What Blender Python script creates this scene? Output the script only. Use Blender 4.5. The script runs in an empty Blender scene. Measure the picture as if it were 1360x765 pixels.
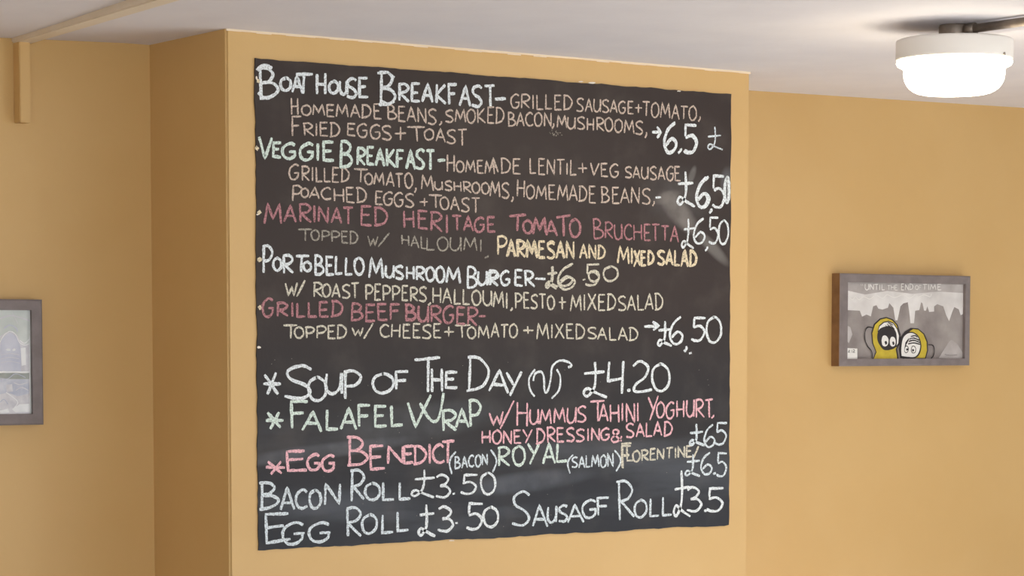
import bpy, bmesh, math, random
from mathutils import Vector
from mathutils.geometry import tessellate_polygon
random.seed(7)
S = bpy.context.scene
COL = S.collection

# ---------------------------------------------------------------- camera
FPX = 3300.0; YAW = math.radians(35.2); PIT = math.radians(3.9)
CX = 680.0; CY = 457.5 + FPX * math.tan(PIT); CAMZ = 1.55
cd = bpy.data.cameras.new('camera'); cam = bpy.data.objects.new('camera', cd); COL.objects.link(cam)
cam.location = (0, 0, CAMZ); cam.rotation_euler = (math.pi/2 - PIT, 0, -YAW)
cd.sensor_width = 36; cd.sensor_fit = 'HORIZONTAL'; cd.lens = 36 * FPX / 1360
cd.shift_x = 0; cd.shift_y = (CY - 382.5) / 1360; cd.clip_start = .05
S.camera = cam

# ---------------------------------------------------------------- world, daylight, exposure
w = bpy.data.worlds.new('world'); S.world = w; w.use_nodes = True
w.node_tree.nodes['Background'].inputs[0].default_value = (.75, .85, 1, 1)
w.node_tree.nodes['Background'].inputs[1].default_value = .15

def area(name, loc, rot, sx, sy, power, color):
    l = bpy.data.lights.new(name, 'AREA'); l.shape = 'RECTANGLE'; l.size = sx; l.size_y = sy
    l.energy = power; l.color = color
    o = bpy.data.objects.new(name, l); o.location = loc; o.rotation_euler = rot; COL.objects.link(o)
    return o
R = math.radians
# daylight through the glazed opening in the right-hand wall and the windows behind the camera
area('window_light_right', (9.42, -1.3, 1.15), (0, R(90), 0), 2.0, 2.6, 100, (.92, .965, 1.0))
area('window_light_rear', (0.3, -2.92, 1.3), (R(90), 0, 0), 3.4, 1.9, 150, (.92, .965, 1.0))
area('fill_light_left', (-2.42, 1.5, 1.3), (0, R(-90), 0), 1.4, 3.0, 7, (1, .90, .78))  # unseen fill added for the chimney's dark left side; no window there
# low sun through the right-hand opening lays a bright patch on the floor, which lights the ceiling from below
sl = bpy.data.lights.new('sun', 'SUN'); sl.energy = 11; sl.angle = .01; sl.color = (.93, .985, 1)
so = bpy.data.objects.new('sun', sl); COL.objects.link(so); so.rotation_euler = Vector((.9, -.4, .36)).to_track_quat('Z', 'Y').to_euler()
S.view_settings.view_transform = 'Standard'; S.view_settings.look = 'None'
S.view_settings.gamma = 1; S.view_settings.use_curve_mapping = False
S.view_settings.exposure = 0.06

# ---------------------------------------------------------------- helpers
fw = Vector((math.sin(YAW)*math.cos(PIT), math.cos(YAW)*math.cos(PIT), -math.sin(PIT)))
rt = Vector((math.cos(YAW), -math.sin(YAW), 0)); up = rt.cross(fw)
def ray(x, y): return fw*FPX + rt*(x-CX) - up*(y-CY)
def on_y(x, y, Y):                       # point of a vertical plane y = Y seen at a photo pixel
    d = ray(x, y); t = Y / d.y; return Vector((0, 0, CAMZ)) + d*t
def on_z(x, y, Z):
    d = ray(x, y); t = (Z-CAMZ) / d.z; return Vector((0, 0, CAMZ)) + d*t

def srgb(h):
    h = h.lstrip('#'); v = [int(h[i:i+2], 16)/255 for i in (0, 2, 4)]
    return tuple((c/12.92 if c <= .04045 else ((c+.055)/1.055)**2.4) for c in v) + (1,)

def mat(name, col, rough=.7, col2=None, nscale=8, bump=0, bscale=60, spec=.5, detail=4, lo=.35, hi=.65, metal=0):
    m = bpy.data.materials.new(name); m.use_nodes = True
    nt = m.node_tree; b = nt.nodes['Principled BSDF']; L = nt.links
    b.inputs['Base Color'].default_value = col; b.inputs['Roughness'].default_value = rough
    b.inputs['Specular IOR Level'].default_value = spec; b.inputs['Metallic'].default_value = metal
    tc = nt.nodes.new('ShaderNodeTexCoord')
    if col2:
        n = nt.nodes.new('ShaderNodeTexNoise'); n.inputs['Scale'].default_value = nscale; n.inputs['Detail'].default_value = detail
        L.new(tc.outputs['Object'], n.inputs['Vector'])
        mr = nt.nodes.new('ShaderNodeMapRange'); mr.inputs[1].default_value = lo; mr.inputs[2].default_value = hi
        mx = nt.nodes.new('ShaderNodeMix'); mx.data_type = 'RGBA'
        mx.inputs[6].default_value = col; mx.inputs[7].default_value = col2
        L.new(n.outputs['Fac'], mr.inputs[0]); L.new(mr.outputs[0], mx.inputs[0]); L.new(mx.outputs[2], b.inputs['Base Color'])
    if bump:
        n = nt.nodes.new('ShaderNodeTexNoise'); n.inputs['Scale'].default_value = bscale; n.inputs['Detail'].default_value = 5
        L.new(tc.outputs['Object'], n.inputs['Vector'])
        bp = nt.nodes.new('ShaderNodeBump'); bp.inputs['Strength'].default_value = bump; bp.inputs['Distance'].default_value = .01
        L.new(n.outputs['Fac'], bp.inputs['Height']); L.new(bp.outputs[0], b.inputs['Normal'])
    return m

def link(name, bm, m, parent=None, smooth=False):
    me = bpy.data.meshes.new(name); bm.to_mesh(me); bm.free()
    for x in (m if isinstance(m, (list, tuple)) else [m]): me.materials.append(x)
    if smooth:
        for p in me.polygons: p.use_smooth = True
    o = bpy.data.objects.new(name, me); COL.objects.link(o)
    if parent: o.parent = parent; o.matrix_parent_inverse = parent.matrix_world.inverted()
    return o
def thing(name, label, cat, loc=(0, 0, 0)):
    o = bpy.data.objects.new(name, None); o.empty_display_size = .1; o.location = loc; COL.objects.link(o)
    o['label'] = label; o['category'] = cat
    bpy.context.view_layer.update()
    return o
def add_box(bm, lo, hi, bev=0):
    b = bmesh.new(); bmesh.ops.create_cube(b, size=1)
    for v in b.verts: v.co = Vector([lo[i] + (v.co[i]+.5)*(hi[i]-lo[i]) for i in range(3)])
    if bev: bmesh.ops.bevel(b, geom=b.edges[:], offset=bev, segments=2, affect='EDGES')
    me = bpy.data.meshes.new('t'); b.to_mesh(me); b.free(); bm.from_mesh(me); bpy.data.meshes.remove(me)
    return bm
def box(name, lo, hi, m, parent=None, bev=0):
    return link(name, add_box(bmesh.new(), lo, hi, bev), m, parent)
def lathe(prof, n=64):
    bm = bmesh.new(); rings = []
    for r, z in prof:
        if r < 1e-6: rings.append([bm.verts.new((0, 0, z))])
        else: rings.append([bm.verts.new((r*math.cos(2*math.pi*i/n), r*math.sin(2*math.pi*i/n), z)) for i in range(n)])
    for a, b in zip(rings, rings[1:]):
        for i in range(n):
            j = (i+1) % n
            if len(a) == 1 and len(b) == 1: continue
            if len(a) == 1: bm.faces.new((a[0], b[j], b[i]))
            elif len(b) == 1: bm.faces.new((a[i], a[j], b[0]))
            else: bm.faces.new((a[i], a[j], b[j], b[i]))
    bmesh.ops.recalc_face_normals(bm, faces=bm.faces[:]); return bm
def struct(o): o['kind'] = 'structure'; return o
def tube(bm, p, q, r, n=20):
    p = Vector(p); q = Vector(q); d = (q-p).normalized(); a = d.orthogonal().normalized(); b = d.cross(a)
    rs = [[bm.verts.new(c + (a*math.cos(2*math.pi*i/n) + b*math.sin(2*math.pi*i/n))*r) for i in range(n)] for c in (p, q)]
    for i in range(n): bm.faces.new((rs[0][i], rs[0][(i+1) % n], rs[1][(i+1) % n], rs[1][i]))
    bm.faces.new(rs[0][::-1]); bm.faces.new(rs[1]); return bm

# ---------------------------------------------------------------- materials
WALLC = srgb('#d8b276'); WALLC2 = srgb('#d5ae71')
m_wall = mat('ochre_wall_paint', WALLC, .42, WALLC2, 3, .10, 14, .5)
m_ceil = mat('ceiling_paint', srgb('#ebe8ee'), .8, srgb('#e6e3ea'), 4, .08, 30, .3)
m_floor = mat('pale_floor_vinyl', srgb('#dcd8d2'), .5, srgb('#d2cdc6'), 6, .1, 40)
m_cream = mat('off_white_wall_paint', srgb('#ded8ce'), .7, srgb('#d8d2c8'), 4)
m_trimw = mat('painted_cover_strip', srgb('#efe2cf'), .6, srgb('#ebdcc6'), 12, .05, 50)
m_white = mat('white_enamel', srgb('#f2ede6'), .4)
m_chimw = m_wall

# ---------------------------------------------------------------- room shell
WY = 6.431; CHX0, CHX1, CHY = 3.275, 5.131, 5.9815
XL, XR, YR, H = -2.5, 9.5, -3.0, 2.4
def grid_wall(name, lo, hi, m, bev=0): return struct(box(name, lo, hi, m, None, bev))
grid_wall('wall_back', (XL-.15, WY, 0), (XR+.15, WY+.15, 2.5), m_wall)
ch = bmesh.new(); add_box(ch, (CHX0, CHY, 0), (CHX1, WY+.02, 2.45))
ve = [e for e in ch.edges if abs(e.verts[0].co.z-e.verts[1].co.z) > 1 and min(e.verts[0].co.y, e.verts[1].co.y) < CHY+.01]
bmesh.ops.bevel(ch, geom=ve, offset=.006, segments=3, affect='EDGES')
struct(link('wall_chimney', ch, m_wall))
grid_wall('wall_left', (XL-.15, YR, 0), (XL, WY, 2.5), m_cream)
struct(box('floor', (XL-.15, YR-.15, -.1), (XR+.15, WY+.15, 0), m_floor))
# right wall with its glazed opening, rear wall with its window band
rb = bmesh.new()
add_box(rb, (XR, YR, 0), (XR+.15, -2.6, 2.5)); add_box(rb, (XR, 4.6, 0), (XR+.15, WY, 2.5))
add_box(rb, (XR, -2.6, 2.2), (XR+.15, 4.6, 2.5)); add_box(rb, (XR, -2.6, 0), (XR+.15, 4.6, .08))
struct(link('wall_right', rb, m_cream))
rb = bmesh.new()
add_box(rb, (XL-.15, YR-.15, 0), (-1.4, YR, 2.5)); add_box(rb, (5.0, YR-.15, 0), (XR+.15, YR, 2.5))
add_box(rb, (-1.4, YR-.15, 0), (5.0, YR, .35)); add_box(rb, (-1.4, YR-.15, 2.25), (5.0, YR, 2.5))
struct(link('wall_rear', rb, m_cream))

def ss(a, b, x):
    t = max(0, min(1, (x-a)/(b-a))); return t*t*(3-2*t)
def ceil_z(x, y):
    k = ss(5.3, 6.35, y)
    dz = 0
    if x > 5.3: dz = .0105*(min(x, 7.2)-5.3)
    if x < 3.2: dz = -.030*(3.2-max(x, 2.6))
    return H + k*dz
cb = bmesh.new(); xs = [XL-.1, 0, 1.5, 2.2] + [2.6+.1*i for i in range(50)] + [8, 9, XR+.1]
ys = [YR-.1, -1, 1, 3, 4.5, 5.2] + [5.3+.1*i for i in range(11)] + [WY+.05]
vs = [[cb.verts.new((x, y, ceil_z(x, y))) for y in ys] for x in xs]
for i in range(len(xs)-1):
    for j in range(len(ys)-1): cb.faces.new((vs[i][j], vs[i][j+1], vs[i+1][j+1], vs[i+1][j]))
top = [[cb.verts.new((x, y, 2.55)) for y in (ys[0], ys[-1])] for x in (xs[0], xs[-1])]
cb.faces.new((top[0][0], top[1][0], top[1][1], top[0][1]))
struct(link('ceiling', cb, m_ceil))

# pale bead, partly paint but mostly a painted-in bright edge halo, where the chimney breast meets the ceiling
m_bead = mat('halo_paint_bead', srgb('#f0dcc0'), .6)
bb = bmesh.new()
def wavy(p, q, h, d, n=40):
    p = Vector(p); q = Vector(q)
    for i in range(n):
        a = p.lerp(q, i/n); b = p.lerp(q, (i+1)/n); hh = h*(.7+.6*random.random())
        lo = (min(a.x, b.x)-d[0], min(a.y, b.y)-d[1], a.z-hh); hi = (max(a.x, b.x)+.0001, max(a.y, b.y)+.0005, a.z)
        add_box(bb, lo, hi)
wavy((CHX0, CHY, 2.4), (CHX1, CHY, 2.4), .006, (0, .003))
struct(link('trim_1', bb, m_bead))

# ---------------------------------------------------------------- boxed cable cover on wall and ceiling
cd_ = thing('cable_cover', 'ochre boxed cable cover running down the wall and pale along the ceiling, far left', 'cable cover', (2.9, 6.41, 2.0))
a = on_y(25.5, 56, WY-.042); b2 = on_y(41.5, 163, WY-.042)
box('wall_cover', (a.x, WY-.042, b2.z), (b2.x, WY+.0, 2.385), m_wall, cd_, .002)
cb = bmesh.new()
p0 = Vector((a.x-.004, WY, 2.4)); p1 = on_z(167, -1, 2.4); d = (p1-p0); d.z = 0
p1 = p0 + d.normalized()*3.2; sd = Vector((-d.y, d.x, 0)).normalized()
if sd.x < 0: sd = -sd
wd = .052; hh = .024
def prism(bm, A, B, sd, wd, z0, z1, bev=.003):
    vs = []
    for P in (A, B):
        for s, z in ((0, z0), (wd, z0), (wd, z1), (0, z1)):
            q = P + sd*s; vs.append(bm.verts.new((q.x, q.y, z)))
    for f in ((0, 1, 2, 3), (7, 6, 5, 4), (0, 4, 5, 1), (1, 5, 6, 2), (2, 6, 7, 3), (3, 7, 4, 0)): bm.faces.new([vs[i] for i in f])
    bmesh.ops.recalc_face_normals(bm, faces=bm.faces[:])
    bmesh.ops.bevel(bm, geom=bm.edges[:], offset=bev, segments=2, affect='EDGES')
prism(cb, p0, p1, sd, wd, 2.4-hh, 2.41)
o = link('ceiling_cover', cb, m_trimw, cd_); o['label'] = 'cream painted ceiling run of the cover'

# ---------------------------------------------------------------- chalkboard
BX0, BX1, BZ0, BZ1 = 3.3622, 5.0515, .9838, 2.3270
BY = CHY - .004           # face of the board
brd = thing('chalkboard', 'large black chalkboard menu with handwritten dishes and prices on the chimney breast', 'chalkboard', ((BX0+BX1)/2, CHY, BZ0))

def board_mat():
    m = bpy.data.materials.new('chalkboard_paint'); m.use_nodes = True
    nt = m.node_tree; L = nt.links; b = nt.nodes['Principled BSDF']; N = nt.nodes.new
    geo = N('ShaderNodeTexCoord')
    def math_(op, a, b_=None, c=None):
        n = N('ShaderNodeMath'); n.operation = op
        for i, v in enumerate((a, b_, c)):
            if v is None: continue
            if isinstance(v, (int, float)): n.inputs[i].default_value = v
            else: L.new(v, n.inputs[i])
        return n.outputs[0]
    sep = N('ShaderNodeSeparateXYZ'); L.new(geo.outputs['Object'], sep.inputs[0]); X, Z = sep.outputs[0], sep.outputs[2]
    def noise(scale, det=4, sx=1, sz=1):
        mp = N('ShaderNodeMapping'); L.new(geo.outputs['Object'], mp.inputs[0]); mp.inputs['Scale'].default_value = (sx, 1, sz)
        n = N('ShaderNodeTexNoise'); n.inputs['Scale'].default_value = scale; n.inputs['Detail'].default_value = det
        L.new(mp.outputs[0], n.inputs['Vector']); return n.outputs['Fac']
    def mix(f, c1, c2):
        n = N('ShaderNodeMix'); n.data_type = 'RGBA'; L.new(f, n.inputs[0])
        for i, c in ((6, c1), (7, c2)):
            if isinstance(c, tuple): n.inputs[i].default_value = c
            else: L.new(c, n.inputs[i])
        return n.outputs[2]
    def mr(v, a, b_, c=0., d=1.):
        n = N('ShaderNodeMapRange'); n.interpolation_type = 'SMOOTHSTEP'; L.new(v, n.inputs[0])
        for i, q in enumerate((a, b_, c, d)): n.inputs[i+1].default_value = q
        return n.outputs[0]
    # colder tone lower down paints in a bluish sheen; wiped third has smeary chalk film
    col = mix(mr(Z, 1.75, 1.35), srgb('#362c29'), srgb('#2b282a'))
    col = mix(mr(Z, 1.28, 1.1), col, srgb('#272930'))
    wipe = math_('MULTIPLY', mr(noise(3.2, 5, .35, 2.2), .45, .75), mr(Z, 1.40, 1.22))
    col = mix(math_('MULTIPLY', wipe, .30), col, srgb('#7c828c'))
    fine = math_('MULTIPLY', mr(noise(9, 6), .45, .8), .10)
    col = mix(fine, col, srgb('#8a8078'))
    # erased smears round the prices (photo pixel centre, half sizes in metres, tilt)
    for px, py, rx, rz, ang, s, hx in ((902, 283, .085, .034, -38, .75, '#8e8782'), (886, 262, .05, .018, 15, .6, '#857d78'),
                                   (947, 330, .075, .02, -38, .55, '#8a8682'), (919, 233, .03, .012, 65, .6, '#9a9896'),
                                   (967, 245, .03, .05, 0, .5, '#8d9299'), (560, 560, .3, .05, 6, .12, '#9aa0a8'),
                                   (700, 640, .22, .03, 4, .25, '#8a909c'), (425, 600, .3, .02, 5, .3, '#8a8e96'), (900, 262, .13, .09, 0, .18, '#7f7f80')):
        c = on_y(px, py, BY); a = math.radians(ang)
        dx = math_('SUBTRACT', X, c.x); dz = math_('SUBTRACT', Z, c.z)
        u = math_('ADD', math_('MULTIPLY', dx, math.cos(a)/rx), math_('MULTIPLY', dz, math.sin(a)/rx))
        v = math_('ADD', math_('MULTIPLY', dx, -math.sin(a)/rz), math_('MULTIPLY', dz, math.cos(a)/rz))
        d2 = math_('ADD', math_('MULTIPLY', u, u), math_('MULTIPLY', v, v))
        f = math_('MULTIPLY', mr(d2, 1.6, .1), math_('MULTIPLY', mr(noise(16, 4), .3, .7, .5, 1.), s))
        col = mix(f, col, srgb(hx))
    L.new(col, b.inputs['Base Color']); b.inputs['Roughness'].default_value = .55; b.inputs['Specular IOR Level'].default_value = .35
    bp = N('ShaderNodeBump'); bp.inputs['Strength'].default_value = .12; bp.inputs['Distance'].default_value = .004
    L.new(noise(120, 3), bp.inputs['Height']); L.new(bp.outputs[0], b.inputs['Normal'])
    return m
m_board = board_mat()

def rough_edge(p, q, n, amp):
    out = []; v = 0
    for i in range(n):
        t = i/n; v = v*.6 + random.uniform(-amp, amp)*.8
        d = (q[0]-p[0], q[1]-p[1]); l = math.hypot(*d); nx, nz = -d[1]/l, d[0]/l
        e = v if i else 0
        out.append((p[0]+d[0]*t+nx*e, p[1]+d[1]*t+nz*e))
    return out
loop = rough_edge((BX0, BZ0), (BX1, BZ0), 90, .0022) + rough_edge((BX1, BZ0), (BX1, BZ1), 70, .0016) \
     + rough_edge((BX1, BZ1), (BX0, BZ1), 90, .0018) + rough_edge((BX0, BZ1), (BX0, BZ0), 70, .0022)
def extrude_poly(bm, pts, y0, y1, mi=0):
    """pts: (x, z); front at y0 (towards the room), back at y1"""
    tri = tessellate_polygon([[Vector((x, 0, z)) for x, z in pts]])
    A = [bm.verts.new((x, y0, z)) for x, z in pts]; fs = []
    for t in tri: fs.append(bm.faces.new([A[i] for i in t]))
    if y1 is not None:
        B = [bm.verts.new((x, y1, z)) for x, z in pts]
        for t in tri: fs.append(bm.faces.new([B[i] for i in reversed(t)]))
        for i in range(len(pts)): j = (i+1) % len(pts); fs.append(bm.faces.new((A[i], A[j], B[j], B[i])))
    for f in fs: f.material_index = mi
    bmesh.ops.recalc_face_normals(bm, faces=fs)
bm = bmesh.new(); extrude_poly(bm, loop, BY, CHY+.001)
link('board_panel', bm, m_board, brd)

# chipped pale flecks on the board's rim
m_chip = mat('bare_plaster_chip', srgb('#efe6da'), .8)
for px, py, L_, w_ in ((786, 110, 9, 2.4), (771, 108.5, 5, 1.5), (902, 121, 4, 1.3), (344, 461, 3.5, 3), (341, 104, 2, 5), (342, 285, 2, 2), (600, 718, 6, 1.3)):
    cbm = bmesh.new(); pts = []
    for k in range(10):
        an = 2*math.pi*k/10; rr = random.uniform(.6, 1.1)
        c = on_y(px + L_*math.cos(an)*rr*.8, py + w_*math.sin(an)*rr*.7, BY-.0008); pts.append((c.x, c.z))
    extrude_poly(cbm, pts, BY-.0008, None); o = link('chipped_paint', cbm, m_chip, brd); o['label'] = 'pale chip in the rim'

# ---- handwriting: stroke alphabet (x right, y up, unit box); 'S' smooth stroke, 'L' straight stroke
G = {
'A': ['L 0 0 .5 1 1 0', 'L .2 .36 .82 .36'],
'B': ['L .1 1 .1 0', 'S .0 1 .5 1 .8 .8 .55 .56 .15 .52', 'S .15 .52 .7 .48 1 .25 .65 .03 0 0'],
'C': ['S .95 .85 .6 1 .15 .8 0 .45 .2 .1 .6 0 1 .12'],
'D': ['L .12 1 .12 0', 'S 0 1 .55 .97 1 .6 .75 .15 0 0'],
'E': ['L .95 1 .1 1 .1 0 1 0', 'L .1 .52 .8 .54'],
'F': ['L 1 1 .1 1 .1 0', 'L .1 .52 .8 .55'],
'G': ['S .95 .88 .6 1 .1 .75 0 .4 .2 .05 .6 0 .9 .2 .92 .45', 'L .5 .45 1.02 .47'],
'H': ['L .08 1 .08 0', 'L .95 1 .95 0', 'L 0 .5 1 .52'],
'I': ['L .5 1 .5 0'],
'K': ['L .08 1 .08 0', 'L .9 1 .1 .45 1 0'],
'L': ['L .1 1 .1 0 1 .02'],
'M': ['L 0 0 .15 1 .5 .25 .85 1 1 0'],
'N': ['L .05 0 .08 1 .92 0 .95 1'],
'O': ['S .5 1 .1 .82 0 .45 .2 .06 .6 0 .95 .3 .92 .75 .6 .98 .42 .98'],
'P': ['L .1 1 .1 0', 'S 0 .98 .6 1 1 .78 .7 .5 .12 .45'],
'R': ['L .1 1 .1 0', 'S 0 .98 .6 1 .95 .78 .65 .54 .12 .48', 'L .15 .48 1 0'],
'S': ['S .95 .88 .6 1 .12 .85 .2 .6 .7 .42 .92 .2 .6 0 0 .06'],
'T': ['L 0 .98 1 1', 'L .5 1 .5 0'],
'U': ['S .05 1 .02 .3 .35 0 .75 .12 .95 .5 .95 1', 'L .95 1 .97 0'],
'V': ['L 0 1 .45 0 1 1'],
'W': ['L 0 1 .25 0 .55 .7 .72 .02 1 1'],
'X': ['L 0 1 1 0', 'L .95 1 .05 0'],
'Y': ['L 0 1 .5 .48', 'L 1 1 .25 0'],
'0': ['S .5 1 .1 .82 0 .45 .2 .06 .6 0 .95 .3 .92 .75 .6 .98 .42 .98'],
'2': ['S .05 .85 .4 1 .8 .8 .65 .5 .2 .3 .1 .1 .45 .05 1 .08'],
'Z': ['S 0 .97 .5 1 .75 .8 .55 .55 .1 .5', 'S .3 .5 .6 .25 .55 .0 1 .08'],
'3': ['S .05 .9 .4 1 .85 .82 .65 .58 .3 .5', 'S .3 .52 .75 .48 .98 .25 .6 0 0 .06'],
'4': ['L .1 1 .05 .4 .95 .48', 'L .95 1 .92 0'],
'5': ['L 1 .98 .2 1 .15 .58', 'S .15 .55 .6 .62 .95 .38 .7 .05 .3 0 0 .08'],
'6': ['S .85 1 .3 .75 .02 .3 .3 .0 .75 .05 .95 .3 .6 .45 .15 .22'],
'£': ['S .48 1 .5 .6 .42 .25 .15 .02 0 .1 .15 .24 .5 .12 .95 0', 'L .08 .62 .92 .68'],
'+': ['L .5 .9 .5 .1', 'L 0 .5 1 .52'],
'-': ['L 0 .5 1 .52'],
',': ['S .55 .2 .6 .02 .2 -.22'],
'.': ['L .25 .3 .8 .5'],
'/': ['L 1 1.05 0 -.02'],
'&': ['S 1 .05 .2 .75 .45 1 .7 .75 .1 .3 .3 0 .75 .1 1 .45'],
'(': ['S 1 1.05 .25 .75 .05 .4 .45 -.1'],
')': ['S 0 1.05 .7 .75 .95 .4 .3 -.1'],
'*': ['L 0 .5 1 .5', 'L .15 .95 .85 .05', 'L .8 1 .25 0'],
'>': ['L 0 .5 1 .5', 'L .55 .95 1 .5 .6 .05'],
'w': ['L 0 1 .25 0 .55 .7 .72 .02 1 1'],
}
WID = {'I': .28, 'M': 1.25, 'W': 1.3, ',': .35, '.': .35, '-': .7, '/': .6, '(': .4, ')': .4, ' ': .55, 'L': .8, 'E': .85, 'F': .85, 'T': .95}
def catmull(pts, k=5):
    out = []; P = [pts[0]] + pts + [pts[-1]]
    for i in range(1, len(P)-2):
        a, b, c, d = P[i-1:i+3]
        for s in range(k):
            t = s/k
            out.append(tuple(.5*((2*b[j]) + (-a[j]+c[j])*t + (2*a[j]-5*b[j]+4*c[j]-d[j])*t*t + (-a[j]+3*b[j]-3*c[j]+d[j])*t**3) for j in (0, 1)))
    out.append(pts[-1]); return out
def parse(s):
    k, *v = s.split(); v = [float(q) for q in v]; return k, list(zip(v[::2], v[1::2]))

TILES = {'A': (330, 70, 4.1212), 'B': (650, 100, 4.1212), 'C': (330, 170, 4.1212), 'D': (650, 190, 4.1212), 'E': (330, 260, 4.1212),
         'G': (650, 270, 4.1212), 'H': (330, 360, 4.1212), 'I': (650, 360, 4.1212), 'J': (330, 460, 4.1212), 'K': (650, 460, 4.1212),
         'L': (330, 570, 4.1212), 'M': (650, 560, 3.8857), 'P': (0, 0, 1)}
layer = [0]
def ribbon(bm, pts, wpx, Y, px=True):
    """pts in photo pixels lying on the plane y = Y: a flat chalk stroke with an uneven edge"""
    q = [on_y(x, y, Y) for x, y in pts]
    q = [(v.x, v.z) for v in q]
    dense = [q[0]]
    for a, b in zip(q, q[1:]):
        l = math.hypot(b[0]-a[0], b[1]-a[1]); n = max(1, int(l/.006))
        for i in range(1, n+1): dense.append((a[0]+(b[0]-a[0])*i/n, a[1]+(b[1]-a[1])*i/n))
    if len(dense) < 2: return
    layer[0] = (layer[0]+1) % 40; y = Y - layer[0]*.000008
    w0 = wpx*.00215*.5
    L_, R_ = [], []
    ph = random.uniform(0, 6)
    for i, p in enumerate(dense):
        a = dense[max(0, i-1)]; b = dense[min(len(dense)-1, i+1)]
        d = (b[0]-a[0], b[1]-a[1]); l = math.hypot(*d) or 1e-9; n = (-d[1]/l, d[0]/l)
        k = w0*(1+.12*math.sin(ph+i*.5))
        if i in (0, len(dense)-1): k *= .7
        wl = k*random.uniform(.82, 1.15); wr = k*random.uniform(.82, 1.15)
        L_.append(bm.verts.new((p[0]+n[0]*wl, y, p[1]+n[1]*wl))); R_.append(bm.verts.new((p[0]-n[0]*wr, y, p[1]-n[1]*wr)))
    for i in range(len(dense)-1): bm.faces.new((L_[i], L_[i+1], R_[i+1], R_[i]))

def write(bm, tile, text, x0, t0, b0, x1, t1, b1, wpx, Y, small=.74, jit=.02):
    ox, oy, s = TILES[tile]
    ws = []
    for c in text:
        k = WID.get(c.upper(), 1.0); ws.append(k*(1 if not c.islower() else .9))
    gap = .22 if len(text) > 1 else 0
    tot = sum(ws) + gap*(len(text)-1); u = 0
    for c, wd_ in zip(text, ws):
        if c != ' ':
            g = G.get(c.upper())
            hs = small if c.islower() else 1
            ua = u/tot; ub = (u+wd_)/tot
            jt = random.uniform(-jit, jit)*2.2; jb = random.uniform(-jit, jit)*1.6; sk = random.uniform(-.07, .07); dx_ = random.uniform(-.04, .04)*(ub-ua)
            for st in g:
                kind, pts = parse(st)
                if c in '0O' or kind == 'S': pts = catmull(pts)
                out = []
                jx, jy = random.uniform(-.045, .045), random.uniform(-.035, .035)
                for gx, gy in pts:
                    gx += sk*(gy-.5) + jx; gy += jy
                    U = ua + (ub-ua)*gx + dx_; T = t0+(t1-t0)*U; B_ = b0+(b1-b0)*U; hgt = B_-T
                    Xp = x0+(x1-x0)*U; Yp = B_ - jb*hgt - gy*hs*hgt*(1+jt)
                    out.append((ox+Xp/s, oy+Yp/s))
                ribbon(bm, out, wpx, Y)
        u += wd_+gap
def scribble(bm, tile, s, wpx, Y):
    ox, oy, sc = TILES[tile]; kind, pts = parse(s)
    if kind == 'S': pts = catmull(pts, 7)
    ribbon(bm, [(ox+x/sc, oy+y/sc) for x, y in pts], wpx, Y)

def chalk(name, col, cov=.8, board='#2e2827'):
    m = bpy.data.materials.new(name); m.use_nodes = True; nt = m.node_tree; L = nt.links; b = nt.nodes['Principled BSDF']
    tc = nt.nodes.new('ShaderNodeTexCoord'); n = nt.nodes.new('ShaderNodeTexNoise'); n.inputs['Scale'].default_value = 210; n.inputs['Detail'].default_value = 2
    L.new(tc.outputs['Object'], n.inputs['Vector'])
    mr = nt.nodes.new('ShaderNodeMapRange'); mr.inputs[1].default_value = .36; mr.inputs[2].default_value = .56; mr.inputs[3].default_value = cov-.35; mr.inputs[4].default_value = min(1, cov+.15)
    mx = nt.nodes.new('ShaderNodeMix'); mx.data_type = 'RGBA'; mx.inputs[6].default_value = srgb(board); mx.inputs[7].default_value = srgb(col)
    L.new(n.outputs['Fac'], mr.inputs[0]); L.new(mr.outputs[0], mx.inputs[0]); L.new(mx.outputs[2], b.inputs['Base Color'])
    b.inputs['Roughness'].default_value = .95; b.inputs['Specular IOR Level'].default_value = .1
    return m
CH = {'W': chalk('white_chalk', '#f2f8fb', .93), 'V': chalk('worn_white_chalk', '#e6f0f6', .86), 'N': chalk('beige_chalk', '#e2cfc0', .78), 'C': chalk('cream_chalk', '#e8e2d0', .8),
      'P': chalk('dull_pink_chalk', '#d69aa0', .66), 'Q': chalk('bright_pink_chalk', '#fbc6ce', .88), 'Y': chalk('yellow_chalk', '#f4e4c4', .85), 'F': chalk('greenish_chalk', '#e4f3ea', .9),
      'T': chalk('thin_grey_chalk', '#c9c2b4', .62)}
YC = BY - .0008
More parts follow.
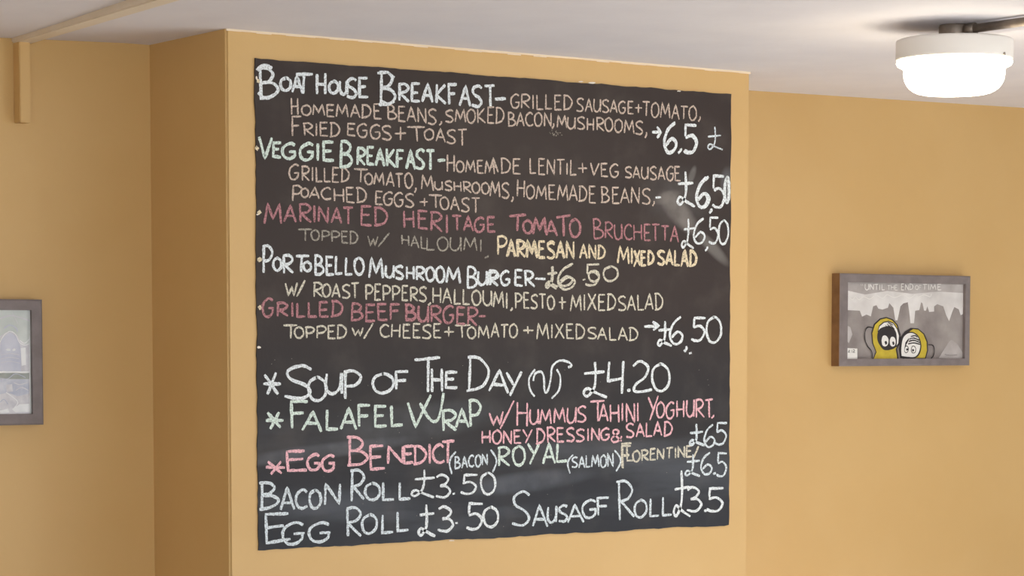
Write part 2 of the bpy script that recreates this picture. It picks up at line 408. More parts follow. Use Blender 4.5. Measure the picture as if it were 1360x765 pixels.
# each lettering: part name, chalk, stroke width (photo px), then words: tile text x0 top0 base0 x1 top1 base1
TEXT = [
('heading_lettering', 'W', 4.2, ['A B 62 75 250 165 75 238', 'A O 172 135 205 230 138 210', 'A A 235 128 212 292 128 218', 'A T 262 120 222 355 122 222', 'A H 370 116 222 425 118 230',
   'A O 442 155 218 492 152 222', 'A U 500 150 222 540 150 228', 'A S 542 140 243 598 140 245', 'A E 602 145 245 655 145 245', 'A B 712 110 280 802 112 282', 'A REAKFAST 820 172 264 1350 180 298', 'B - 30 70 195 90 70 195']),
('ingredient_lettering', 'N', 2.5, ['B GRILLED 118 102 180 450 112 190', 'B SAUSAGE+ 478 120 194 835 150 212', 'B TOMATO 840 140 222 1135 170 245', 'B , 1140 175 240 1165 175 240',
   'A H 232 252 340 272 252 340', 'A OMEMADE 290 285 340 725 282 360', 'A BEANS 760 290 365 1030 305 390', 'A , 1040 330 385 1070 330 385', 'A SMOKED 1075 318 378 1400 300 390',
   'B BACON 100 200 275 340 205 280', 'B , 338 210 280 362 210 280', 'B MUSHROOMS 366 220 285 840 250 322', 'B , 845 250 325 868 250 325',
   'A F 235 352 455 290 352 455', 'A RIED 300 385 450 500 380 458', 'A EGGS 538 385 450 785 395 475', 'A + 800 400 490 862 400 490', 'A T 872 400 487 970 402 487', 'A OAST 962 420 475 1195 418 508']),
('price_lettering', 'W', 4.0, ['B > 888 275 345 935 275 345', 'B 6 952 255 420 1025 255 420', 'B , 1025 350 412 1062 350 412', 'B 5 1065 265 420 1138 265 420', 'B 6 960 258 416 1030 260 416', 'B 5 1062 268 418 1134 268 418']),
('pound_sign', 'V', 2.6, ['B £ 1195 285 410 1280 285 410']),
('heading_lettering', 'F', 4.2, ['C V 60 45 165 130 50 165', 'C E 130 80 155 178 80 160', 'C GGIE 190 82 165 468 82 180', 'C B 500 72 215 568 78 215', 'C REAKFAST 590 105 195 1020 128 232', 'C - 1032 120 240 1075 120 240']),
('ingredient_lettering', 'N', 2.5, ['C H 1088 148 238 1128 148 238', 'C OMEM 1140 180 240 1345 172 248', 'D A 0 85 160 50 85 160', 'D DE 62 85 165 168 85 168', 'D LENTiL 222 85 165 475 90 175', 'D + 485 100 170 535 100 172', 'D VEG 552 110 178 705 115 188', 'D SAUSAGE 740 130 190 1045 130 208',
   'C G 222 198 278 275 198 280', 'C RILLED 290 215 290 550 222 298', 'C T 575 218 290 650 222 300', 'C OMATO 640 245 305 898 252 335', 'C , 905 270 335 925 270 335', 'C M 945 255 335 1010 262 345', 'C USHROO 1020 290 335 1318 298 362',
   'D MS 5 205 290 110 215 300', 'D , 118 230 302 140 230 305', 'D H 152 195 290 195 200 295', 'D OMEMADE 205 225 300 580 238 325', 'D BEANS 612 240 325 880 245 330', 'D , 888 265 330 912 265 335',
   'C P 240 312 398 290 312 400', 'C O 290 328 375 330 330 378', 'C ACHED 335 328 385 645 328 415', 'C EGGS 690 345 415 910 358 435', 'C + 940 375 430 985 375 430', 'C T 988 365 435 1060 368 440', 'C OAST 1050 375 440 1265 385 468']),
('dash_mark', 'W', 3.0, ['D - 910 250 350 940 250 350']),
('price_lettering', 'W', 4.2, ['D £ 1020 150 330 1120 155 340', 'D 6 1130 185 350 1205 185 355', 'D , 1200 310 370 1225 310 370', 'D 5 1215 180 350 1285 180 355', 'D 0 1285 185 330 1312 185 330', 'D 0 1290 190 320 1310 190 320', 'D 6 1134 190 346 1200 188 350']),
('heading_lettering', 'P', 3.3, ['E M 90 40 155 182 45 155', 'E AR 200 48 140 345 48 145', 'E I 350 50 140 370 50 142', 'E NAT 385 60 140 575 65 158', 'E ED 610 62 160 760 65 165', 'E H 850 78 170 905 80 172', 'E ERI 925 85 175 1095 95 200', 'E TAGE 1115 105 190 1350 115 195']),
('heading_lettering', 'P', 3.8, ['G T 108 68 155 200 62 155', 'G O 185 90 160 235 90 165', 'G M 240 78 165 312 80 165', 'G A 310 90 175 370 95 178', 'G T 368 75 180 445 65 180', 'G O 440 90 182 498 90 182', 'G M 243 82 162 310 84 162']),
('heading_lettering', 'P', 2.7, ['G B 568 88 192 620 88 192', 'G RUCHETTA 632 105 190 1035 125 212']),
('price_lettering', 'W', 3.4, ['G £ 1055 85 238 1125 85 240', 'G 6 1120 85 215 1185 85 220', 'G , 1175 185 245 1205 185 245', 'G 5 1200 85 215 1255 82 215', 'G 0 1255 88 220 1308 88 218']),
('ingredient_lettering', 'T', 2.3, ['E T 275 185 248 350 185 250', 'E OPPED 345 190 242 598 198 265', 'E W 655 220 272 710 222 275', 'E / 710 205 275 768 205 275', 'E HAL 838 215 265 975 225 295', 'E LOU 975 230 295 1165 225 302', 'E MI 1180 232 302 1280 235 305', 'E , 1285 300 335 1330 300 335']),
('ingredient_lettering', 'Y', 3.2, ['G P 42 185 285 92 185 285', 'G ARMESAN 95 200 292 465 212 300', 'G ARMESAN 100 203 290 462 215 303', 'G AND 495 222 300 632 235 305', 'G MI 700 235 325 785 245 332', 'G XED 790 255 345 900 265 330', 'G XED 795 262 340 896 262 335', 'G SALAD 920 255 330 1135 260 350', 'G SALAD 924 258 335 1130 262 346']),
('heading_lettering', 'W', 3.7, ['E P 78 285 430 132 285 430', 'E O 135 345 410 180 345 412', 'E R 190 330 425 245 330 425', 'E T 252 325 415 325 325 415', 'E O 300 365 412 342 365 415', 'E BELLO 360 330 430 630 345 430',
   'E M 665 345 450 740 350 452', 'E USHROO 750 385 448 1075 390 472', 'E M 1085 390 475 1160 395 480', 'E B 1195 385 498 1250 390 498', 'E UR 1255 415 488 1365 410 492', 'G RG 0 375 445 110 370 452', 'G ER 135 365 445 245 370 460', 'G - 248 370 450 305 370 455']),
('price_lettering', 'C', 3.2, ['G £ 308 340 462 372 340 465', 'G 6 370 325 465 470 330 465', 'G . 505 400 430 530 400 430', 'G 5 525 340 450 605 335 445', 'G 0 622 345 425 702 345 425', 'G 6 378 335 455 462 340 455', 'G £ 315 345 458 378 345 460', 'G 0 548 372 428 605 372 430']),
('ingredient_lettering', 'C', 2.7, ['H W 200 65 132 265 62 135', 'H / 265 50 135 310 50 138', 'H R 355 60 138 405 60 140', 'H OAST 405 75 142 605 70 150', 'H PEPPERS 640 75 160 975 90 165', 'H , 975 140 178 1005 140 178', 'H HALLOU 1005 92 172 1332 112 192',
   'I MI 22 120 200 100 118 205', 'I , 110 160 205 135 160 210', 'I PESTO 140 115 200 355 135 205', 'I + 378 130 215 418 130 215', 'I MIXED 445 128 218 690 132 215', 'I SALAD 702 135 212 950 125 215']),
('heading_lettering', 'P', 3.4, ['H G 80 145 250 138 150 250', 'H RILLED 155 175 250 515 165 248', 'H BE 562 180 272 695 180 268', 'H EF 705 180 265 830 180 268', 'H BURGER 858 185 268 1255 200 295', 'H BU 860 188 268 985 190 275', 'H - 1262 200 290 1300 200 290']),
('ingredient_lettering', 'C', 2.6, ['H T 190 295 370 265 295 370', 'H OPPED 250 310 365 535 295 370', 'H W 568 308 350 628 308 355', 'H / 630 290 370 685 290 370', 'H CHEESE 722 290 360 1055 295 368', 'H + 1068 295 365 1122 295 365', 'H T 1130 295 368 1215 295 370', 'H OM 1200 305 365 1312 300 368',
   'I ATO 10 290 365 155 290 362', 'I + 183 300 350 240 300 352', 'I M 262 290 375 325 290 375', 'I IXED 335 290 365 518 290 372', 'I SALAD 535 308 370 812 310 382']),
('price_lettering', 'W', 3.9, ['I > 848 275 330 925 275 325', 'I £ 920 270 412 1000 275 412', 'I 6 985 248 390 1060 248 395', 'I , 1060 355 425 1092 355 430', 'I , 1062 358 425 1090 358 428', 'I 5 1105 252 385 1180 250 385', 'I 0 1190 245 390 1272 245 390', 'I . 1085 430 460 1112 430 462']),
('heading_lettering', 'W', 4.2, ['J * 78 145 265 175 145 265', 'J S 190 98 278 345 95 280', 'J O 325 165 292 425 165 292', 'J U 425 155 262 512 150 262', 'J P 520 140 288 615 138 288', 'J O 685 148 252 800 148 250', 'J F 800 138 238 875 138 238',
   'J T 908 70 252 1048 60 252', 'J H 1000 118 245 1062 125 248', 'J E 1075 138 225 1145 138 225', 'J D 1200 42 235 1318 45 235', 'K A 0 130 245 105 130 258', 'K Y 95 138 272 178 138 275',
   'K £ 508 75 272 642 75 275', 'K 4 648 82 265 738 80 265', 'K . 745 225 250 778 225 250', 'K 2 775 88 262 885 83 250', 'K 0 888 88 242 985 88 242']),
('heading_lettering', 'F', 4.3, ['J * 88 365 455 185 365 455', 'J F 228 300 450 330 300 450', 'J A 300 360 460 405 355 468', 'J LA 420 345 455 592 340 458', 'J FEL 600 325 445 842 325 430', 'J WR 872 265 440 1068 265 440', 'J R 1065 345 458 1140 345 455', 'J A 1135 340 442 1205 340 442', 'J P 1205 292 448 1270 292 450']),
('ingredient_lettering', 'Q', 3.0, ['K W 0 368 430 75 360 430', 'K / 60 300 450 138 300 445', 'K H 150 298 430 208 300 432', 'K UMMUS 222 345 425 532 330 415', 'K T 552 305 415 630 302 415', 'K AHINI 600 320 412 820 312 412', 'K Y 865 285 408 922 280 410', 'K OGHURT 915 310 392 1225 290 388', 'K , 1205 345 385 1235 345 385',
   'J HH 1275 465 530 1290 465 530', 'K HONEY -44 460 530 232 455 528', 'K DRESSING 255 450 532 660 450 510', 'K & 660 455 525 722 455 522', 'K SALAD 748 425 498 1000 415 490']),
('heading_lettering', 'Q', 4.0, ['L * 90 175 245 195 175 248', 'L E 210 120 225 325 115 222', 'L GG 318 145 228 472 140 228', 'L B 540 38 198 650 40 195', 'L E 660 100 222 745 95 215', 'L N 755 100 192 845 98 185', 'L E 848 95 190 905 92 185', 'L D 905 88 190 975 88 185', 'L I 978 82 190 1002 82 190', 'L C 1005 85 180 1068 82 185', 'L T 1058 65 185 1125 62 188']),
('ingredient_lettering', 'V', 2.7, ['L ( 1100 125 230 1135 120 232', 'L BACON 1130 155 218 1310 135 195', 'L ) 1325 115 225 1358 115 225', 'M ( 402 175 255 432 175 258', 'M SALMON 425 185 238 640 165 232', 'M ) 645 150 245 680 150 248']),
('heading_lettering', 'F', 3.9, ['M ROYA 45 130 225 335 110 215', 'M L 345 115 212 405 115 208']),
('ingredient_lettering', 'C', 3.0, ['M F 680 115 240 735 112 240', 'M F 684 118 238 732 118 238', 'M L 705 130 205 740 130 205', 'M ORENTINE 740 150 205 1048 125 180', 'M / 1050 128 195 1080 128 195']),
('price_lettering', 'V', 3.3, ['M £ 1030 15 125 1110 15 125', 'M £ 1034 18 122 1106 18 122', 'M 6 1108 15 125 1165 15 125', 'M 5 1165 10 122 1226 8 120', 'M . 1150 92 122 1174 92 122', 'M £ 1010 170 278 1090 170 280', 'M 6 1090 165 275 1150 165 278', 'M . 1148 250 280 1176 250 280', 'M 5 1170 160 282 1224 160 282']),
('heading_lettering', 'V', 4.0, ['L B 60 292 435 165 290 420', 'L A 175 320 440 250 320 438', 'L CO 258 335 435 400 330 430', 'L N 410 300 420 500 300 412', 'L R 555 225 395 635 225 392', 'L OLL 635 295 385 885 285 380']),
('price_lettering', 'W', 3.4, ['L £ 900 225 365 1030 222 370', 'L 3 1025 255 370 1105 250 370', 'L . 1112 345 358 1135 345 358', 'L 5 1165 245 350 1255 240 352', 'L 0 1270 245 355 1350 243 355']),
('heading_lettering', 'V', 4.0, ['L E 85 470 625 230 465 600', 'L GG 190 505 625 448 505 610', 'L R 535 430 585 615 425 580', 'L OLL 625 470 570 875 455 555']),
('price_lettering', 'W', 4.0, ['L £ 930 400 575 1025 400 578', 'L 3 1040 425 555 1125 425 555', 'L . 1125 505 520 1150 505 520', 'L 5 1190 415 550 1280 415 550', 'L 0 1290 425 535 1372 425 535']),
('heading_lettering', 'V', 3.8, ['M S 120 375 540 215 370 540', 'M A 222 435 545 298 430 548', 'M US 300 440 520 405 425 512', 'M AGE 408 430 520 490 420 518', 'M G 482 405 495 555 405 492', 'M F 555 395 485 620 392 485', 'M R 660 295 502 745 298 492', 'M OLL 748 405 490 940 390 482']),
('price_lettering', 'W', 4.1, ['M £ 950 260 492 1040 262 490', 'M 3 1020 345 465 1095 340 465', 'M . 1100 450 465 1130 450 465', 'M 5 1120 345 460 1208 340 465']),
]
NAMES = {'W': 'white', 'V': 'worn white', 'N': 'beige', 'C': 'cream', 'P': 'dull pink', 'Q': 'bright pink', 'Y': 'pale yellow', 'F': 'greenish white', 'T': 'thin grey'}
SKIP = {('J', 'WR'), ('J', 'HH'), ('M', 'AGE')}
def runs(words):
    B = []
    for wl in words:
        f = wl.split(); ox, oy, sc = TILES[f[0]]; v = [float(q) for q in f[2:]]
        B.append((ox+v[0]/sc-9, oy+min(v[1], v[4])/sc-2, ox+v[3]/sc+9, oy+max(v[2], v[5])/sc+2))
    lab = list(range(len(words)))
    for _ in words:
        for i in range(len(words)):
            for j in range(len(words)):
                p, q = B[i], B[j]
                if p[0] < q[2] and q[0] < p[2] and p[1] < q[3] and q[1] < p[3]: lab[i] = lab[j] = min(lab[i], lab[j])
    return [[words[i] for i in range(len(words)) if lab[i] == k] for k in sorted(set(lab))]
for nm, ck, wd_, allwords in TEXT:
  for words in runs(allwords):
    bm = bmesh.new()
    for wline in words:
        f = wline.split(); tile, txt = f[0], f[1]; v = [float(q) for q in f[2:]]
        if (tile, txt) == ('M', 'AGE'): txt = 'A'
        elif (tile, txt) in SKIP and txt != 'WR': continue
        if (tile, txt) == ('J', 'WR'):                      # the doubled W of WRAP
            scribble(bm, 'J', 'L 872 308 915 440 998 265', 4.3, YC); scribble(bm, 'J', 'S 938 310 985 390 1020 412 1045 380 1068 255', 4.3, YC); continue
        write(bm, tile, txt, *v, wd_, YC)
        if wline.startswith('A B 62'):
            scribble(bm, 'A', 'S 48 98 62 78 100 72 130 85', 4.5, YC); scribble(bm, 'A', 'S 55 215 75 242 110 245 150 225', 4.5, YC)
        if wline.startswith('A B 712'):
            scribble(bm, 'A', 'L 705 112 760 108 800 135', 3.5, YC); scribble(bm, 'A', 'L 728 265 760 282 800 268', 3.5, YC)
    if not len(bm.faces): bm.free(); continue
    o = link(nm, bm, CH[ck], brd); o['label'] = NAMES[ck] + ' chalk lettering'
# squiggle between brackets after SOUP OF THE DAY
for s_, wpx in (('S 250 125 218 175 222 235 248 275', 3.0), ('S 240 190 250 150 285 140 298 175 302 245 318 245 335 180 345 110 385 78 430 85 450 105 430 115', 3.2), ('S 368 125 388 170 380 240 340 285', 3.0)):
    bm = bmesh.new(); scribble(bm, 'K', s_, wpx, YC); o = link('chalk_squiggle', bm, CH['W'], brd)
# bullet dots at the board's left edge and stray dust
for tile, s in (('A', 'L 46 152 62 158'), ('C', 'L 38 104 54 118'), ('C', 'L 54 454 64 470'), ('E', 'L 56 338 66 360'), ('H', 'L 58 190 70 208')):
    bm = bmesh.new(); scribble(bm, tile, s, 6.5, YC); o = link('bullet_dot', bm, CH['Y'], brd)
bm = bmesh.new()
for k in range(22):
    x = random.gauss(362, 16); y = random.gauss(318, 10); scribble(bm, 'B', 'L %f %f %f %f' % (x, y, x+random.uniform(2, 8), y+random.uniform(-6, 6)), 1.0, YC)
for k in range(60):
    x = random.uniform(345, 962); y = random.uniform(470, 700); scribble(bm, 'P', 'L %f %f %f %f' % (x, y, x+random.uniform(.3, 1.2), y+random.uniform(-.5, .5)), .7, YC)
o = link('chalk_dust', bm, CH['T'], brd); o['kind'] = 'stuff'

# ---------------------------------------------------------------- framed pictures
m_frame = mat('grey_wood_frame', srgb('#877d7c'), .6, srgb('#7b7170'), 25, .1, 60)
m_fside = mat('brown_frame_side', srgb('#8d6c4c'), .7, srgb('#7c5d40'), 20, .1, 60)
FD = .042
def frame_ring(bm, o0, i0, y0, y1):
    """picture frame: outer rect o0, inner rect i0 as (x0, z0, x1, z1)"""
    def rect(r, y): return [bm.verts.new((x, y, z)) for x, z in ((r[0], r[1]), (r[2], r[1]), (r[2], r[3]), (r[0], r[3]))]
    ch = .004
    oi = (o0[0]+ch, o0[1]+ch, o0[2]-ch, o0[3]-ch)
    A = [rect(o0, y1), rect(o0, y0+ch*.6), rect(oi, y0), rect(i0, y0+.002), rect(i0, y0+.016)]
    for p, q in zip(A, A[1:]):
        for i in range(4): j = (i+1) % 4; bm.faces.new((p[i], p[j], q[j], q[i]))
    bm.faces.new(A[0]); bmesh.ops.recalc_face_normals(bm, faces=bm.faces[:])
def rect_on(px0, py0, px1, py1, Y):
    a = on_y(px0, (py0), Y); b = on_y(px1, py1, Y); return (a.x, b.z, b.x, a.z)

# -- right-hand picture
YF = WY - FD
a = on_y(1116, 362.8, YF); b = on_y(1288, 485.3, YF); ro = (a.x, b.z, b.x, a.z)
a = on_y(1124.3, 374.6, YF+.01); b = on_y(1279.3, 476.0, YF+.01); ri = (a.x, b.z, b.x, a.z)
pic = thing('framed_picture', 'grey framed landscape cartoon of two yellow cups on the right wall', 'picture', ((ro[0]+ro[2])/2, WY, ro[1]))
bm = bmesh.new(); frame_ring(bm, ro, ri, YF, WY)
for f in bm.faces:
    if abs(f.normal.x) > .9 and f.calc_center_median().x < ro[0]+.001: f.material_index = 1
link('picture_frame', bm, [m_frame, m_fside], pic)
YP = YF + .014
def stain_mat(name, c1, c2, sc): return mat(name, srgb(c1), .55, srgb(c2), sc, 0, 50, .3, 6, .3, .7)
m_bg = stain_mat('grey_wash_paint', '#7a706f', '#a79f9b', 9)
m_top = stain_mat('pale_wash_paint', '#eeebe9', '#cfcac8', 11)
m_top2 = stain_mat('mid_wash_paint', '#c9c3c1', '#aaa2a0', 14)
m_yel = mat('mustard_ink', srgb('#d3bd38'), .5, srgb('#bfa52c'), 30)
m_blk = mat('black_ink', srgb('#2b2324'), .5); m_wht = mat('white_ink', srgb('#f1eeea'), .5)
m_dgr = mat('grey_ink', srgb('#6c6465'), .6); m_pale = mat('pale_ink', srgb('#cfcbc8'), .6)
def px_poly(bm, pts, tile, Y, mi, smooth=False):
    ox, oy, s = tile
    if smooth: pts = catmull(list(pts)+[pts[0]], 5)[:-1]
    q = [on_y(ox+x/s, oy+y/s, Y) for x, y in pts]; extrude_poly(bm, [(v.x, v.z) for v in q], Y, None, mi)
TR = (1090, 350, 5.1); TILES['R'] = TR
def prs(s): v = [float(q) for q in s.split()]; return list(zip(v[::2], v[1::2]))
bm = bmesh.new()
extrude_poly(bm, [(ri[0]-.002, ri[1]-.002), (ri[2]+.002, ri[1]-.002), (ri[2]+.002, ri[3]+.002), (ri[0]-.002, ri[3]+.002)], YP, YP+.004, 0)
e = [0]
def yy(): e[0] += 1; return YP - .00015*e[0]
px_poly(bm, prs('170 120 968 120 968 340 948 350 935 310 905 295 890 330 870 390 850 350 830 290 790 275 768 290 768 325 735 328 722 290 712 320 700 318 690 270 680 262 668 315 640 320 632 405 608 405 600 330 590 262 560 270 540 290 520 385 505 385 492 300 465 268 455 300 418 312 390 305 378 282 355 290 340 358 310 345 280 360 265 320 170 315'), TR, yy(), 2)
px_poly(bm, prs('170 120 968 120 968 200 800 190 620 205 450 185 300 210 170 180'), TR, yy(), 3)
px_poly(bm, prs('800 640 850 560 880 520 905 530 935 560 962 640'), TR, yy(), 3, True)
px_poly(bm, prs('178 420 200 430 215 480 190 540 176 520'), TR, yy(), 3)
# figures: outline (black), body (yellow), window (white), face (black) and eyes
def fig(bmk, outer, body, *rest):
    pass
px_poly(bm, prs('352 650 372 598 348 540 342 470 360 410 400 372 445 362 490 378 522 415 542 480 538 540 518 578 525 620 528 650'), TR, yy(), 5)
px_poly(bm, prs('358 648 378 600 356 540 350 472 368 415 405 380 445 370 484 384 514 418 532 480 528 540 508 580 515 620 518 648'), TR, yy(), 4)
px_poly(bm, prs('385 460 395 420 425 395 460 388 495 402 520 440 535 490 530 545 512 568 480 560 430 540'), TR, yy(), 5)
px_poly(bm, prs('390 455 400 425 428 402 460 395 492 408 516 445 530 490 525 540 510 560 480 548 430 530'), TR, yy(), 6)
px_poly(bm, prs('384 480 395 448 425 430 470 425 505 455 515 500 512 560 480 582 430 585 398 550 384 515'), TR, yy(), 5, True)
for s_, mi in (('412 520 420 492 440 488 458 510 456 545 438 562 418 552', 6), ('468 520 478 498 498 500 508 525 502 555 484 562 470 548', 6), ('432 530 444 524 450 540 440 550', 5), ('484 532 494 528 500 545 490 552', 5)):
    px_poly(bm, prs(s_), TR, yy(), mi, True)
px_poly(bm, prs('538 640 530 580 540 500 570 460 610 436 660 440 702 475 725 530 728 590 712 645 640 650'), TR, yy(), 5)
px_poly(bm, prs('600 640 590 470 625 444 660 448 696 480 717 532 720 588 706 640'), TR, yy(), 4)
px_poly(bm, prs('542 632 538 580 548 508 576 472 615 462 650 478 672 510 682 560 670 612 640 640 590 640'), TR, yy(), 5, True)
px_poly(bm, prs('548 626 546 580 556 512 580 480 615 470 646 484 665 512 674 560 662 606 636 632 592 632'), TR, yy(), 6, True)
px_poly(bm, prs('566 580 574 535 596 505 598 515 580 550 574 590'), TR, yy(), 5)
for s_ in ('568 575 574 560 588 558 596 575 592 598 576 606 566 594', '612 578 620 558 638 560 646 580 640 604 622 608 612 594'): px_poly(bm, prs(s_), TR, yy(), 5, True)
for s_ in ('570 576 576 564 586 563 592 577 589 594 577 601 569 592', '616 579 622 563 636 565 642 581 637 600 624 603 616 592'): px_poly(bm, prs(s_), TR, yy(), 6, True)
for s_ in ('578 578 590 574 594 586 582 590', '618 582 630 580 632 592 622 596'): px_poly(bm, prs(s_), TR, yy(), 5, True)
# hand-drawn ink lines
def ink(bm, s, wpx, mi, tile='R'):
    n0 = len(bm.faces); bm.faces.ensure_lookup_table(); scribble(bm, tile, s, wpx, YP-.00015*(e[0]+2))
    bm.faces.ensure_lookup_table()
    for f in bm.faces[n0:]: f.material_index = mi
for s_ in ('S 355 435 318 432 300 465 300 515 318 560 345 595 350 645', 'S 728 550 760 555 770 590 762 625 745 645', 'S 600 512 630 505 668 520', 'S 595 528 630 520 672 535', 'S 592 545 630 538 676 548', 'S 610 495 640 488 655 500', 'S 555 640 580 652 640 654'):
    ink(bm, s_, 1.9, 5)
for s_ in ('L 455 398 492 418', 'L 450 410 480 440', 'L 440 420 465 455', 'L 470 415 500 445'): ink(bm, s_, 1.6, 5)
px_poly(bm, prs('172 572 248 576 248 650 172 648'), TR, YP-.0042, 6)
o0 = len(bm.faces)
for txt, x0, t, b_, x1, mi, wpx in (('UNTIL', 298, 140, 178, 432, 6, 1.6), ('THE', 452, 145, 178, 520, 6, 1.2), ('END', 545, 138, 178, 625, 6, 1.6), ('OF', 640, 148, 176, 682, 6, 1.2), ('TIME', 690, 140, 178, 815, 6, 1.5)):
    bm.faces.ensure_lookup_table(); n0 = len(bm.faces); write(bm, 'R', txt, x0, t, b_, x1, t, b_, wpx, YP-.0042); bm.faces.ensure_lookup_table()
    for f in bm.faces[n0:]: f.material_index = mi
for s_, mi, wpx in (('L 272 138 276 152', 6, 1), ('L 282 138 286 152', 6, 1), ('S 195 228 215 245 235 225 260 245 290 225 330 240 360 222', 6, 1), ('S 380 215 420 235 450 212 500 230 560 212 600 235 640 210', 6, 1), ('S 660 230 700 212 740 225 750 205', 6, 1), ('S 840 615 880 622 925 618', 8, .6), ('L 196 614 236 616', 8, .5), ('L 198 626 230 628', 8, .5)):
    ink(bm, s_, wpx, mi)
bm.faces.ensure_lookup_table(); n0 = len(bm.faces); write(bm, 'R', '£', 186, 584, 602, 200, 584, 602, .8, YP-.0048); write(bm, 'R', '12', 204, 584, 604, 232, 584, 604, .9, YP-.0048) if '1' in G else (scribble(bm, 'R', 'L 211 584 211 604', .9, YP-.0048), write(bm, 'R', '2', 218, 584, 604, 232, 584, 604, .9, YP-.0048))
bm.faces.ensure_lookup_table()
for f in bm.faces[n0:]: f.material_index = 5
o = link('art_print', bm, [m_bg, m_bg, m_top, m_top2, m_yel, m_blk, m_wht, m_pale, m_dgr], pic)
for p in o.data.polygons:
    pass

# -- left-hand picture (cut by the photo's edge)
TL = (0, 380, 3.825); TILES['Q'] = TL
a = on_y(56.2, 397.8, YF); b = on_y(56.2, 564, YF); lo = (a.x-.50, b.z, a.x, a.z)
a = on_y(40.6, 412, YF+.01); b = on_y(40.6, 549.5, YF+.01); li = (lo[0]+.055, b.z, a.x, a.z)
pic2 = thing('framed_picture', 'grey framed print, paled by painted-in glass reflection, beside the left edge, cut off by the photo', 'picture', ((lo[0]+lo[2])/2, WY, lo[1]))
bm = bmesh.new(); frame_ring(bm, lo, li, YF, WY); link('picture_frame', bm, m_frame, pic2)
m_l0 = stain_mat('silver_glare_wash', '#e6ebe8', '#cfd6d2', 16); m_l1 = stain_mat('lavender_glare_wash', '#dfe1ec', '#c6cadb', 26)  # washes lightened to paint in the window reflecting off the glass
m_l2 = stain_mat('blue_grey_glare_wash', '#b6bccf', '#e0e2ea', 34); m_l3 = stain_mat('dark_sage_wash', '#989d98', '#b9beb8', 30)
m_l4 = mat('pale_highlight_ink', srgb('#ffffff'), .4, srgb('#f2f4f6'), 30); m_l5 = stain_mat('stone_glare_wash', '#f0eff2', '#d2d1d8', 40)
bm = bmesh.new()
extrude_poly(bm, [(li[0]-.002, li[1]-.002), (li[2]+.002, li[1]-.002), (li[2]+.002, li[3]+.002), (li[0]-.002, li[3]+.002)], YP, YP+.004, 0)
e[0] = 0
px_poly(bm, prs('-400 300 0 292 0 255 30 235 60 230 85 245 100 275 120 295 150 292 152 435 -400 435'), TL, yy(), 5)
px_poly(bm, prs('2 290 15 262 40 240 62 238 84 258 100 295 108 330 106 435 -5 435'), TL, yy(), 1)
px_poly(bm, prs('105 315 130 312 132 400 110 405'), TL, yy(), 4)
px_poly(bm, prs('-400 440 152 440 152 472 -400 472'), TL, yy(), 3)
px_poly(bm, prs('-400 473 152 473 152 560 -400 555'), TL, yy(), 2)
px_poly(bm, prs('30 500 62 498 66 535 34 540'), TL, yy(), 5)
px_poly(bm, prs('-400 550 -20 555 40 540 90 560 152 545 152 652 -400 652'), TL, yy(), 5)
px_poly(bm, prs('60 625 100 600 148 598 150 640 80 642'), TL, yy(), 4)
px_poly(bm, prs('0 632 40 622 48 642 0 648'), TL, yy(), 4)
px_poly(bm, prs('28 322 40 316 54 320 52 328 36 329'), TL, yy(), 4); px_poly(bm, prs('62 324 70 316 80 320 76 329 66 330'), TL, yy(), 4)
for s_, wpx, mi in (('L -40 437 152 437', 2.2, 4), ('S 0 285 20 250 50 230 78 245 98 285 125 300 150 292', 1.2, 4), ('S 20 215 50 198 80 212 90 232', 1.5, 1), ('S 100 275 125 290 150 268', 1.2, 4),
                    ('S 5 350 50 342 100 350', .7, 5), ('S 5 370 50 362 100 370', .7, 5), ('S 5 390 50 382 102 392', .7, 5), ('S 0 468 40 470 80 445 130 465', 1, 2), ('S 30 540 60 560 90 590 70 620', 1, 4), ('S 0 590 20 575 40 600', 1, 2), ('S 70 490 100 500 140 490', 1.2, 5), ('S 80 530 110 515 145 530', 1.2, 5), ('L 150 250 150 648', 1, 4), ('L 60 130 90 190', .8, 5), ('S 0 165 60 150 150 175', 1.5, 5)):
    ink(bm, s_, wpx, mi, 'Q')
link('art_print', bm, [m_l0, m_l1, m_l2, m_l3, m_l4, m_l5], pic2)
def glass():
    m = bpy.data.materials.new('picture_glass'); m.use_nodes = True; b = m.node_tree.nodes['Principled BSDF']
    b.inputs['Base Color'].default_value = (1, 1, 1, 1); b.inputs['Roughness'].default_value = .05; b.inputs['Transmission Weight'].default_value = 1; b.inputs['IOR'].default_value = 1.02; return m

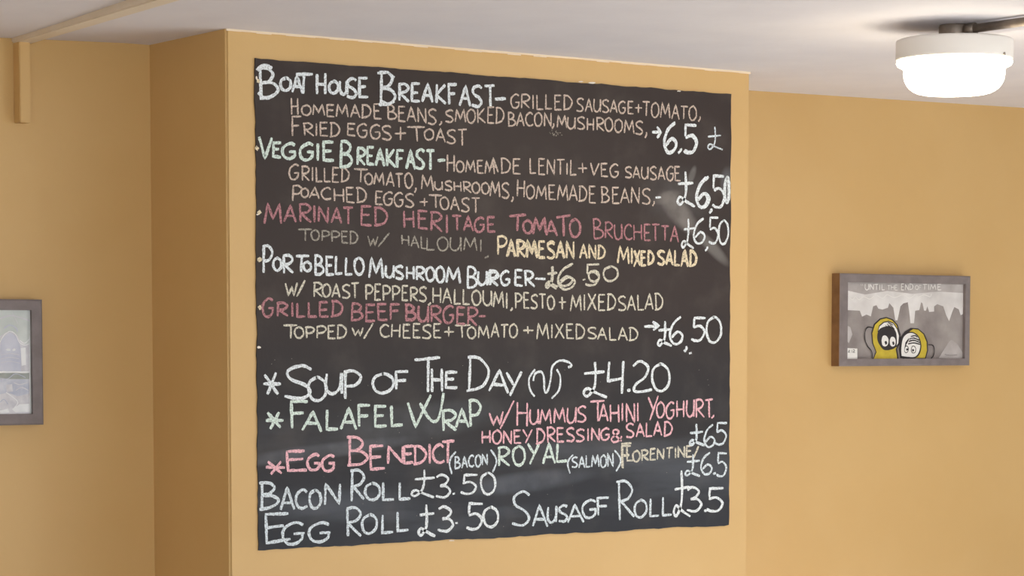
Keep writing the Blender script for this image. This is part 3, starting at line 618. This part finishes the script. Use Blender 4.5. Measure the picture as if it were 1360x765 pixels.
# ---------------------------------------------------------------- ceiling lamp
LC = on_z(1268, 33.5, 2.4)
lamp = thing('ceiling_lamp', 'round white bulkhead ceiling lamp glowing, fed by a metal conduit', 'lamp', (LC.x, LC.y, 2.4))
T0 = lambda prof: [(r, z-2.4) for r, z in prof]
def lpart(name, bm, m, smooth=True):
    o = link(name, bm, m, None, smooth); o.parent = lamp; return o
m_emit = bpy.data.materials.new('lit_opal_glass'); m_emit.use_nodes = True
pb = m_emit.node_tree.nodes['Principled BSDF']; pb.inputs['Base Color'].default_value = (.95, .93, .9, 1); pb.inputs['Roughness'].default_value = .3
pb.inputs['Emission Color'].default_value = (1, .87, .64, 1); pb.inputs['Emission Strength'].default_value = 18.0
m_metal = mat('galvanised_metal', srgb('#b3a598'), .45, srgb('#94877a'), 20, .05, 60, .5, metal=.6)
base = lathe(T0([(0, 2.3615), (.148, 2.3615), (.1535, 2.359), (.155, 2.355), (.155, 2.314), (.1545, 2.309), (.151, 2.306), (.13, 2.306), (0, 2.306)]), 96)
lpart('lamp_base', base, m_white)
lip = lathe(T0([(.130, 2.305), (.152, 2.3055), (.1535, 2.300), (.150, 2.293), (.142, 2.289), (.136, 2.287), (.130, 2.287)]), 96)
lpart('lamp_rim', lip, m_emit)
prof = [(.1345, 2.300), (.1345, 2.285), (.1335, 2.268)]
for k in range(1, 9):
    an = math.pi/2*k/8; prof.append((.1335-.055*(1-math.cos(an)) , 2.268-.05*math.sin(an)))
prof += [(.05, 2.2155), (0, 2.2145)]
lpart('diffuser', lathe(T0(prof), 96), m_emit)
lpart('junction_box', lathe(T0([(0, 2.40), (.04, 2.40), (.042, 2.395), (.042, 2.366), (.04, 2.3615), (0, 2.3615)]), 40), m_metal)
sc = on_y(1332, 77, LC.y-.06); sv = Vector((sc.x-LC.x, sc.y-LC.y, 0)); sv = sv.normalized()
dirc = Vector((-LC.x, -LC.y, 0)).normalized(); ang = math.atan2(dirc.y, dirc.x) + R(56)
sbm = bmesh.new(); c = Vector((math.cos(ang)*.1535, math.sin(ang)*.1535, 2.3125-2.4)); tube(sbm, c, c+Vector((math.cos(ang), math.sin(ang), 0))*.004, .004, 14)
lpart('fixing_screw', sbm, m_metal)
cp = thing('conduit_pipe', 'brown-grey metal conduit running along the ceiling to the right of the lamp', 'pipe', (LC.x, LC.y, 2.385))
q0 = on_z(1306, 37, 2.384); q1 = on_z(1360, 29.5, 2.384); dd = (q1-q0).normalized()
s0 = Vector((LC.x, LC.y, 2.384)) + dd*.044
bm = bmesh.new(); tube(bm, s0, s0 + dd*1.9, .0115); link('pipe', bm, m_metal, cp, True)
bm = bmesh.new(); tube(bm, s0, s0+dd*.03, .0155); link('coupling', bm, m_metal, cp, True)
bm = bmesh.new(); tube(bm, s0+dd*.7, s0+dd*.72, .0155); link('saddle_clip', bm, m_metal, cp, True)
